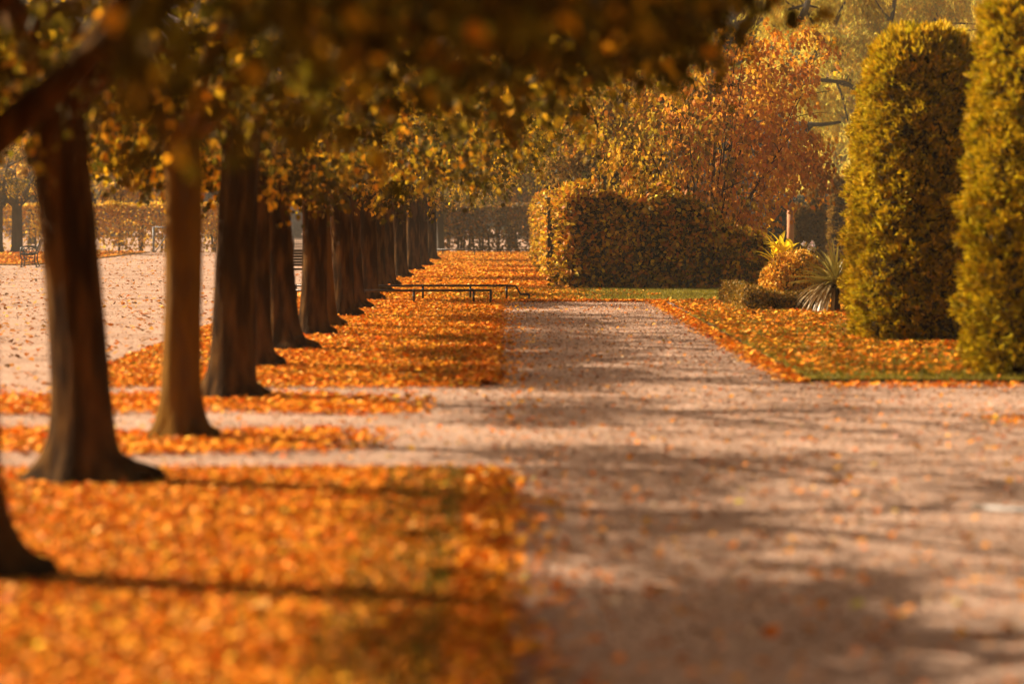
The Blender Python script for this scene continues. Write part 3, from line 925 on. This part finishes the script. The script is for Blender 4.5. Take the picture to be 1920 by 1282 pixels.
# tall clipped conifers
def conifer(name, label, X, d, r, h, group, seed, ntuft=9000, per=8, spray=.098, slim=.06, cols=None, tipc=None, base_in=.90, sq=3.0, parts=True):
    t = thing(name, label, 'conifer', (X, d, VH), 0, group)
    ph = seed * 1.3
    u = rng.random(ntuft)
    z = u * h
    a = rng.uniform(0, 2 * math.pi, ntuft)

    def rad(z):
        q = z / h
        return r * np.interp(q, [0, .04, .14, .45, .78, .93, 1.0], [base_in, .97, 1.0, .96, .84, .72, .46])
    sqr = (np.abs(np.cos(a)) ** sq + np.abs(np.sin(a)) ** sq) ** (-1 / sq)
    rr_ = rad(z) * sqr
    capn = int(ntuft * .10)
    P = np.column_stack([np.cos(a) * rr_, np.sin(a) * rr_, z])
    O = np.column_stack([np.cos(a), np.sin(a), np.full(ntuft, .1)])
    a2 = rng.uniform(0, 6.28, capn)
    q2 = np.sqrt(rng.random(capn)) * r * .62
    P = np.concatenate([P, np.column_stack([np.cos(a2) * q2, np.sin(a2) * q2, h - .02 - .25 * (q2 / r) ** 2 + rng.standard_normal(capn) * .05])])
    O = np.concatenate([O, np.column_stack([np.cos(a2) * .3, np.sin(a2) * .3, np.ones(capn)])])
    P = P + unit(O) * (lumps(P, .05 * r, 5.5 / max(r, .3), ph) + lumps(P, .075 * r, 13.0 / max(r, .3), ph) + rng.uniform(-.09, .05, len(P)) * r)[:, None]
    idx = np.repeat(np.arange(len(P)), per)
    n = len(idx)
    w = unit(O)[idx] * .8 + unit(rng.standard_normal((len(P), 3)))[idx] * .45 + rng.standard_normal((n, 3)) * .42
    hi = np.clip((P[idx, 2] / h - .82) / .18, 0, 1)
    w[:, 2] += .30 + 1.2 * hi
    sd = rng.uniform(.55, 1.25, len(P))[idx]
    L = spray * rng.uniform(.6, 1.2, n) * sd * (1 + .7 * hi)
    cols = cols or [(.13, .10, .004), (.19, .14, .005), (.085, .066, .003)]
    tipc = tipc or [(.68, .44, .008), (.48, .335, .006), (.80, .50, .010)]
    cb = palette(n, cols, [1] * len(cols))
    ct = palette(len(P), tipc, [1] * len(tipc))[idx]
    Q = P[idx] + rng.standard_normal((n, 3)) * .018 * r
    Q[:, 2] = np.maximum(Q[:, 2], .02)
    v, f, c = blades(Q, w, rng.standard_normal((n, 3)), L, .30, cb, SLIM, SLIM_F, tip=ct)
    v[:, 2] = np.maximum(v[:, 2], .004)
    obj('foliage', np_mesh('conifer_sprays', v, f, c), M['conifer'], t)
    m_ = MB()
    ns, nr = 20, 14
    vv, ff = [], []
    for i in range(nr):
        zz = h * .965 * i / (nr - 1)
        R_ = float(rad(np.array([zz]))[0]) * .86
        for k in range(ns):
            aa = 2 * math.pi * k / ns
            s2 = (abs(math.cos(aa)) ** sq + abs(math.sin(aa)) ** sq) ** (-1 / sq)
            vv.append((R_ * s2 * math.cos(aa), R_ * s2 * math.sin(aa), zz))
    for i in range(nr - 1):
        for k in range(ns):
            ff.append((i * ns + k, i * ns + (k + 1) % ns, (i + 1) * ns + (k + 1) % ns, (i + 1) * ns + k))
    ff.append(tuple((nr - 1) * ns + k for k in range(ns)))
    m_.add(vv, ff, True)
    if parts:
        obj('branches', m_.mesh('conifer_core'), M['twig'], t)
    return t


GC = 'tall clipped golden conifers on the right lawn'
dn = gd(714)
conifer('clipped_conifer', 'nearest tall clipped golden conifer, cut by the right edge of the photo', gx(1982, dn + .8), dn + .8, .88, gz(-22, dn + .8) - VH, GC, 1)
dm = gd(646)
conifer('clipped_conifer', 'tall clipped golden conifer with a square top, whole front in view between its two neighbours', gx(1734, dm + .8), dm + .8, .87, gz(78, dm + .8) - VH, GC, 2, ntuft=9800)
dk = gd(598)
conifer('clipped_conifer', 'tall clipped golden conifer mostly hidden, only its left side showing behind the square-topped one', gx(1694, dk + .8), dk + .8, .86, gz(150, dk + .8) - VH, GC, 3)
SC = [(.16, .095, .02), (.22, .12, .022), (.10, .07, .016)]
ST = [(.40, .22, .03), (.30, .17, .03)]
for px, py, top, wpx, d, lab in ((1497, 0, 398, 24, 100, 'low slim conifer column beside the terracotta pillar'), (1530, 0, 362, 24, 100, 'slim conifer column between the pillar and the golden conifers'),
                                 (1572, 0, 345, 30, 98, 'slim conifer column close to the edge of the golden conifers')):
    r = wpx / F * d / 2
    conifer('slim_conifer', lab, gx(px, d), d, r, gz(top, d) - VH, 'slim conifer columns at the back of the lawn', px, ntuft=900, per=7, spray=.16, cols=SC, tipc=ST, sq=2.0)

# dark clipped screen behind the slim conifers, its shade put into the leaf colour
hedge('dark_hedge', 'tall hedge behind the slim conifer columns, blue-grey shade put into its leaf colour', [(gx(1430, 112), gx(1640, 112), 112, 113.5, 2.25)], n=5000, leaf=(.08, .13),
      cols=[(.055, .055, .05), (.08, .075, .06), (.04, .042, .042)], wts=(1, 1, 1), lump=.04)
# terracotta pillar
DPI = 92.0
t = thing('garden_pillar', 'terracotta coloured pillar standing under the edge of the orange tree', 'pillar', (gx(1482, DPI), DPI, VH))
m_ = MB()
m_.tube([(0, 0, .22), (0, 0, 1.75)], [.115, .10], 20)
obj('shaft', m_.mesh('shaft'), M['terracotta'], t)
m_ = MB()
m_.box((-.17, -.17, 0), (.17, .17, .14))
m_.box((-.14, -.14, .14), (.14, .14, .222))
obj('base', m_.mesh('base'), M['terracotta'], t)
m_ = MB()
m_.box((-.14, -.14, 1.748), (.14, .14, 1.80))
m_.box((-.17, -.17, 1.80), (.17, .17, 1.87))
obj('capital', m_.mesh('capital'), M['terracotta'], t)


# ------------------------------------------------------------------ strap-leaved plants
def strap(V, Fc, Cc, base, az, el, ln, wd, sag, c0, c1, nseg=6):
    b = sum(len(v) for v in V)
    pts = []
    p = np.array(base, float)
    e = el
    for i in range(nseg + 1):
        pts.append(p.copy())
        dr_ = np.array([math.cos(e) * math.cos(az), math.cos(e) * math.sin(az), math.sin(e)])
        p = p + dr_ * ln / nseg
        e -= sag / nseg
    side = np.array([-math.sin(az), math.cos(az), 0])
    vv, cc = [], []
    for i, q in enumerate(pts):
        s = i / nseg
        w = wd * (.45 + 1.1 * s if s < .35 else (.85 + .0) * (1 - ((s - .35) / .65) ** 1.7) + .03)
        col = np.array(c0) * (1 - s) + np.array(c1) * s
        vv += [q - side * w / 2 + np.array([0, 0, w * .25]), q, q + side * w / 2 + np.array([0, 0, w * .25])]
        cc += [col] * 3
    ff = []
    for i in range(nseg):
        ff += [(b + i * 3, b + i * 3 + 1, b + i * 3 + 4, b + i * 3 + 3), (b + i * 3 + 1, b + i * 3 + 2, b + i * 3 + 5, b + i * 3 + 4)]
    V.append(np.array(vv))
    Fc.append(np.array(ff))
    Cc.append(np.array(cc))


dY = 48.9
t = thing('spiky_plant', 'spiky strap-leaved plant with pale drooping lower leaves, at the foot of the golden conifers', 'plant', (gx(1566, dY), dY, VH))
V, Fc, Cc = [], [], []
for k in range(230):
    az = rng.uniform(0, 6.28)
    el = math.asin(np.clip(rng.uniform(-.62, 1.0), -1, 1))
    low = el < .15
    c0, c1 = ((.36, .27, .12), (.42, .31, .15)) if low else ((.26, .21, .035), (.42, .32, .05))
    strap(V, Fc, Cc, (0, 0, rng.uniform(.40, .50)), az, el, rng.uniform(.66, .92), rng.uniform(.038, .058), .55 if not low else 1.0, c0, c1)
obj('leaves', np_mesh('strap_leaves', np.concatenate(V), np.concatenate(Fc), np.concatenate(Cc)), M['strap'], t)
m_ = MB()
m_.tube([(0, 0, -.02), (.01, 0, .25), (0, 0, .52)], [.085, .07, .06], 12)
obj('stem', m_.mesh('stem'), M['bark'], t)

dC = 62.3
t = thing('broad_leaved_plant', 'bright yellow plant with broad upright leaves, between the orange tree and the pillar', 'plant', (gx(1464, dC), dC, VH))
V, Fc, Cc = [], [], []
for k in range(60):
    az = rng.uniform(0, 6.28)
    strap(V, Fc, Cc, (rng.uniform(-.22, .22), rng.uniform(-.2, .2), rng.uniform(.1, .85)), az, rng.uniform(.5, 1.35), rng.uniform(.35, .62), rng.uniform(.09, .15), .7, (.78, .54, .02), (.88, .62, .025))
obj('leaves', np_mesh('broad_leaves', np.concatenate(V), np.concatenate(Fc), np.concatenate(Cc)), M['backlit'], t)
m_ = MB()
m_.tube([(0, 0, -.03), (0, 0, .03)], [.42, .40], 12)
for k in range(7):
    m_.tube([(rng.uniform(-.2, .2), rng.uniform(-.2, .2), 0), (rng.uniform(-.25, .25), rng.uniform(-.2, .2), .95)], [.02, .01], 6)
obj('stems', m_.mesh('stems'), M['bark'], t)

dW = 70.0
t = thing('flowering_plant', 'small plant with pale pink flowers above the sunlit clipped shrub', 'plant', (gx(1515, dW), dW, VH))
for k in range(9):
    n = 18
    P = rng.standard_normal((n, 3)) * .012 + np.array([rng.uniform(-.2, .2), rng.uniform(-.15, .15), rng.uniform(.7, .9)])
    v, f, c = blades(P, rng.standard_normal((n, 3)) + np.array([0, 0, .6]), rng.standard_normal((n, 3)), rng.uniform(.05, .08, n), .9, palette(n, [(.80, .62, .55), (.75, .68, .64)], (1, 1), .06))
    obj('flower', np_mesh('flower', v, f, c), M['litter'], t)
n = 240
P = rng.standard_normal((n, 3)) * np.array([.14, .13, .16]) + np.array([0, 0, .48])
v, f, c = blades(P, rng.standard_normal((n, 3)) + np.array([0, 0, .6]), rng.standard_normal((n, 3)), rng.uniform(.06, .10, n), .5, palette(n, BOXG, (1, 1, 1, 1)))
obj('foliage', np_mesh('flower_foliage', v, f, c), M['leaf'], t)
m_ = MB()
m_.tube([(0, 0, -.03), (0, 0, .03)], [.26, .25], 12)
for k in range(6):
    m_.tube([(rng.uniform(-.08, .08), rng.uniform(-.08, .08), 0), (rng.uniform(-.15, .15), rng.uniform(-.1, .1), .78)], .008, 5)
obj('stems', m_.mesh('stems'), M['bark'], t)


# ------------------------------------------------------------------ low rails
def rail_fence(label, pts, hgt, posts, y0, base, group, r=.022, bend=None):
    t = thing('low_rail', label, 'low fence', (pts[0], y0, base), 0, group)
    m_ = MB()
    line = [(0, 0, hgt), ((pts[1] - pts[0]) * .5, 0, hgt - .006), (pts[1] - pts[0], 0, hgt)]
    if bend:
        line += [(x - pts[0], 0, z) for x, z in bend]
    m_.tube(line, r, 10)
    obj('rail', m_.mesh('rail'), M['rail'], t)
    for x, top in posts:
        q = MB()
        q.tube([(x - pts[0], 0, -.03), (x - pts[0], 0, top)], r * 1.0, 10)
        q.tube([(x - pts[0], 0, top), (x - pts[0], 0, top + .018)], [r * 1.25, r * .5], 10)
        obj('post', q.mesh('post'), M['rail'], t)
    return t


GR = 'low metal rails across the verge'
d1 = 53.6
rail_fence('nearer low metal rail across the leafy verge, ending in a post at the walk', (gx(535, d1), gx(920, d1)), .235,
           [(gx(x, d1), .24) for x in (548, 776, 888, 920)], d1, VH, GR)
d2 = 55.9
zb_ = .10
rail_fence('farther low metal rail, longer than its twin and stepping down at its right end', (gx(540, d2), gx(950, d2)), .265,
           [(gx(x, d2), .27) for x in (555, 793, 882, 950)] + [(gx(992, d2), zb_)], d2, VH, GR,
           bend=[(gx(967, d2), .255), (gx(976, d2), .105), (gx(992, d2), zb_)])
d3 = 116.0
rail_fence('thin low rail along the foot of the far dark hedge', (gx(812, d3), gx(1030, d3)), .21, [(gx(x, d3), .21) for x in (830, 890, 958, 1015)], d3, VH, GR, r=.028)


# ------------------------------------------------------------------ benches
def bench_parts():
    side = MB()
    # one cast end: feet, arm scroll, back upright; drawn in the x (depth) / z plane at y = 0
    def t2(pts, r=.02):
        side.tube([(x, 0, z) for x, z in pts], r, 8)
    t2([(.02, 0), (.05, .20), (.00, .40), (.02, .60), (.10, .64), (.34, .63), (.44, .60)])
    t2([(.50, 0), (.43, .18), (.44, .40), (.52, .62), (.60, .84)])
    t2([(.00, .40), (.22, .38), (.44, .40)])
    for cx_, cz, rr_ in ((.13, .50, .075), (.32, .50, .085), (.13, .24, .075), (.33, .23, .09)):
        t2([(cx_ + rr_ * math.cos(a) * (1 - .05 * k), cz + rr_ * math.sin(a) * (1 - .05 * k)) for k, a in enumerate(np.linspace(0, 5.6, 12))], .013)
    t2([(.04, .12), (.22, .16), (.46, .10)], .014)
    t2([(-.05, .0), (.07, .01)], .016)
    t2([(.44, .0), (.57, .01)], .016)
    seat = MB()
    for k in range(6):
        x = .02 + k * .075
        seat.box((x, 0, .412 - .012 * math.sin(k)), (x + .055, 1.7, .438 - .012 * math.sin(k)))
    back = MB()
    for k in range(6):
        z = .50 + k * .062
        x = .475 + (z - .45) * .33
        back.add([(x, 0, z), (x + .022, 0, z - .006), (x + .038, 0, z + .044), (x + .016, 0, z + .05),
                  (x, 1.7, z), (x + .022, 1.7, z - .006), (x + .038, 1.7, z + .044), (x + .016, 1.7, z + .05)],
                 [(0, 1, 2, 3), (7, 6, 5, 4), (0, 4, 5, 1), (1, 5, 6, 2), (2, 6, 7, 3), (3, 7, 4, 0)])
    return side.mesh('bench_end'), seat.mesh('bench_seat'), back.mesh('bench_back')


BP = bench_parts()


def bench(label, loc, rz):
    t = thing('park_bench', label, 'bench', loc, rz, 'ornate park benches')
    for y in (0.0, 1.7):
        e = obj('end_frame', BP[0], M['iron'], t)
        e.location = (0, y, 0)
    obj('seat', BP[1], M['slat'], t)
    obj('backrest', BP[2], M['slat'], t)
    return t


bench('black ornate bench seen from behind between two trunks of the row', (gx(446, 65), 65.6, 0), R(-76))
bench('black ornate bench seen end-on at the left edge, left of the thick dark trunk', (gx(38, 91), 91, 0), R(6))

# grey mesh fence and brace at the far side of the square
dF = 124.0
t = thing('mesh_fence', 'tall grey mesh fence panel seen between two trunks of the row', 'fence', (gx(482, dF), dF, 0))
wF = gx(572, dF) - gx(482, dF)
m_ = MB()
for k in range(5):
    m_.tube([(wF * k / 4, 0, 0), (wF * k / 4, 0, 2.9)], .035, 8)
m_.tube([(0, 0, 2.9), (wF, 0, 2.9)], .03, 8)
m_.tube([(0, 0, 1.5), (wF, 0, 1.5)], .025, 8)
obj('frame', m_.mesh('frame'), M['steel'], t)
m_ = MB()
for k in range(24):
    m_.tube([(wF * k / 23, .04, .05), (wF * k / 23, .04, 2.88)], .012, 4)
for k in range(30):
    m_.tube([(0, .045, .08 + k * .096), (wF, .045, .08 + k * .096)], .012, 4)
obj('mesh', m_.mesh('mesh'), M['steel'], t)
t = thing('braced_gate', 'grey metal gate with a diagonal brace in front of the see-through hedge', 'gate', (gx(288, 124.5), 124.5, 0))
m_ = MB()
wG = gx(345, 124.5) - gx(288, 124.5)
m_.tube([(0, 0, 0), (0, 0, 1.1)], .05, 8)
m_.tube([(0, 0, 1.07), (wG, 0, 1.07)], .03, 8)
m_.tube([(wG, 0, 0), (wG, 0, 1.1)], .05, 8)
m_.tube([(.08, 0, .06), (wG * .62, 0, 1.06)], .026, 8)
obj('frame', m_.mesh('gate_frame'), M['steel'], t)

# white hoop lying on the gravel at the right edge
dH = gd(962)
m_ = MB()
c0 = gx(1992, dH)
m_.tube([(c0 + .50 * math.cos(a), dH + .42 + .46 * math.sin(a), .016) for a in np.linspace(R(205), R(345), 22)], .015, 10)
tag(obj('plastic_hoop', m_.mesh('plastic_hoop'), M['white']), 'white curved strip lying on the gravel at the right edge', 'hoop')

# ------------------------------------------------------------------ haze, light, camera
mb = MB()
mb.box((-265, -45, -1), (265, 305, 27))
m, nt, out = new_mat('park_haze')
pv = nt.nodes.new('ShaderNodeVolumePrincipled')
pv.inputs['Color'].default_value = (.90, .80, .62, 1)
pv.inputs['Density'].default_value = 0.0005
pv.inputs['Anisotropy'].default_value = 0.2
nt.links.new(pv.outputs[0], out.inputs['Volume'])
tag(obj('haze', mb.mesh('haze'), m), 'thin warm haze lying over the park', 'haze', kind='stuff')

EL, AZ = R(30), R(68)          # sun: to the left (-X) and a little beyond (+Y)
sd = Vector((-math.sin(AZ) * math.cos(EL), math.cos(AZ) * math.cos(EL), math.sin(EL)))
L = bpy.data.lights.new('sun', 'SUN')
L.energy = 5.0
L.angle = R(0.5)
L.color = (1.0, .84, .63)
so = bpy.data.objects.new('sun', L)
COL.objects.link(so)
so.rotation_euler = (-sd).to_track_quat('-Z', 'Y').to_euler()
so.location = (-30, 20, 40)
w = bpy.data.worlds.new('World')
scene.world = w
w.use_nodes = True
nt = w.node_tree
bg = nt.nodes.get('Background') or nt.nodes.new('ShaderNodeBackground')
sky = nt.nodes.new('ShaderNodeTexSky')
sky.sky_type = 'NISHITA'
sky.sun_disc = False
sky.sun_elevation = EL
sky.sun_rotation = -AZ
sky.dust_density = 8.0
sky.air_density = 0.6
sky.ozone_density = 0.0
tint = nt.nodes.new('ShaderNodeMix')          # the warm autumn cast of the whole day
tint.data_type = 'RGBA'
tint.blend_type = 'MULTIPLY'
tint.inputs['Factor'].default_value = 1
tint.inputs[7].default_value = (1.0, .82, .60, 1)
nt.links.new(sky.outputs[0], tint.inputs[6])
nt.links.new(tint.outputs[2], bg.inputs['Color'])
bg.inputs['Strength'].default_value = 0.062

cam = bpy.data.cameras.new('camera')
co = bpy.data.objects.new('camera', cam)
COL.objects.link(co)
co.location = (0, 0, H)
co.rotation_euler = (R(90), 0, 0)
cam.sensor_width = 36
cam.lens = 36 * F / 1920
cam.shift_x = (960 - CX) / 1920
cam.shift_y = -(641 - HY) / 1920
cam.clip_start = .1
cam.clip_end = 1000
cam.dof.use_dof = True
cam.dof.focus_distance = 63
cam.dof.aperture_fstop = 1.55
scene.camera = co
vs = scene.view_settings
vs.view_transform = 'Standard'
vs.look = 'None'
vs.gamma = 1
vs.exposure = 1.15
cy = scene.cycles
cy.max_bounces = 8
cy.transparent_max_bounces = 4
cy.transmission_bounces = 4
cy.diffuse_bounces = 4
cy.glossy_bounces = 2
cy.volume_bounces = 0
cy.use_denoising = True
cy.use_adaptive_sampling = True
cy.adaptive_threshold = 0.02
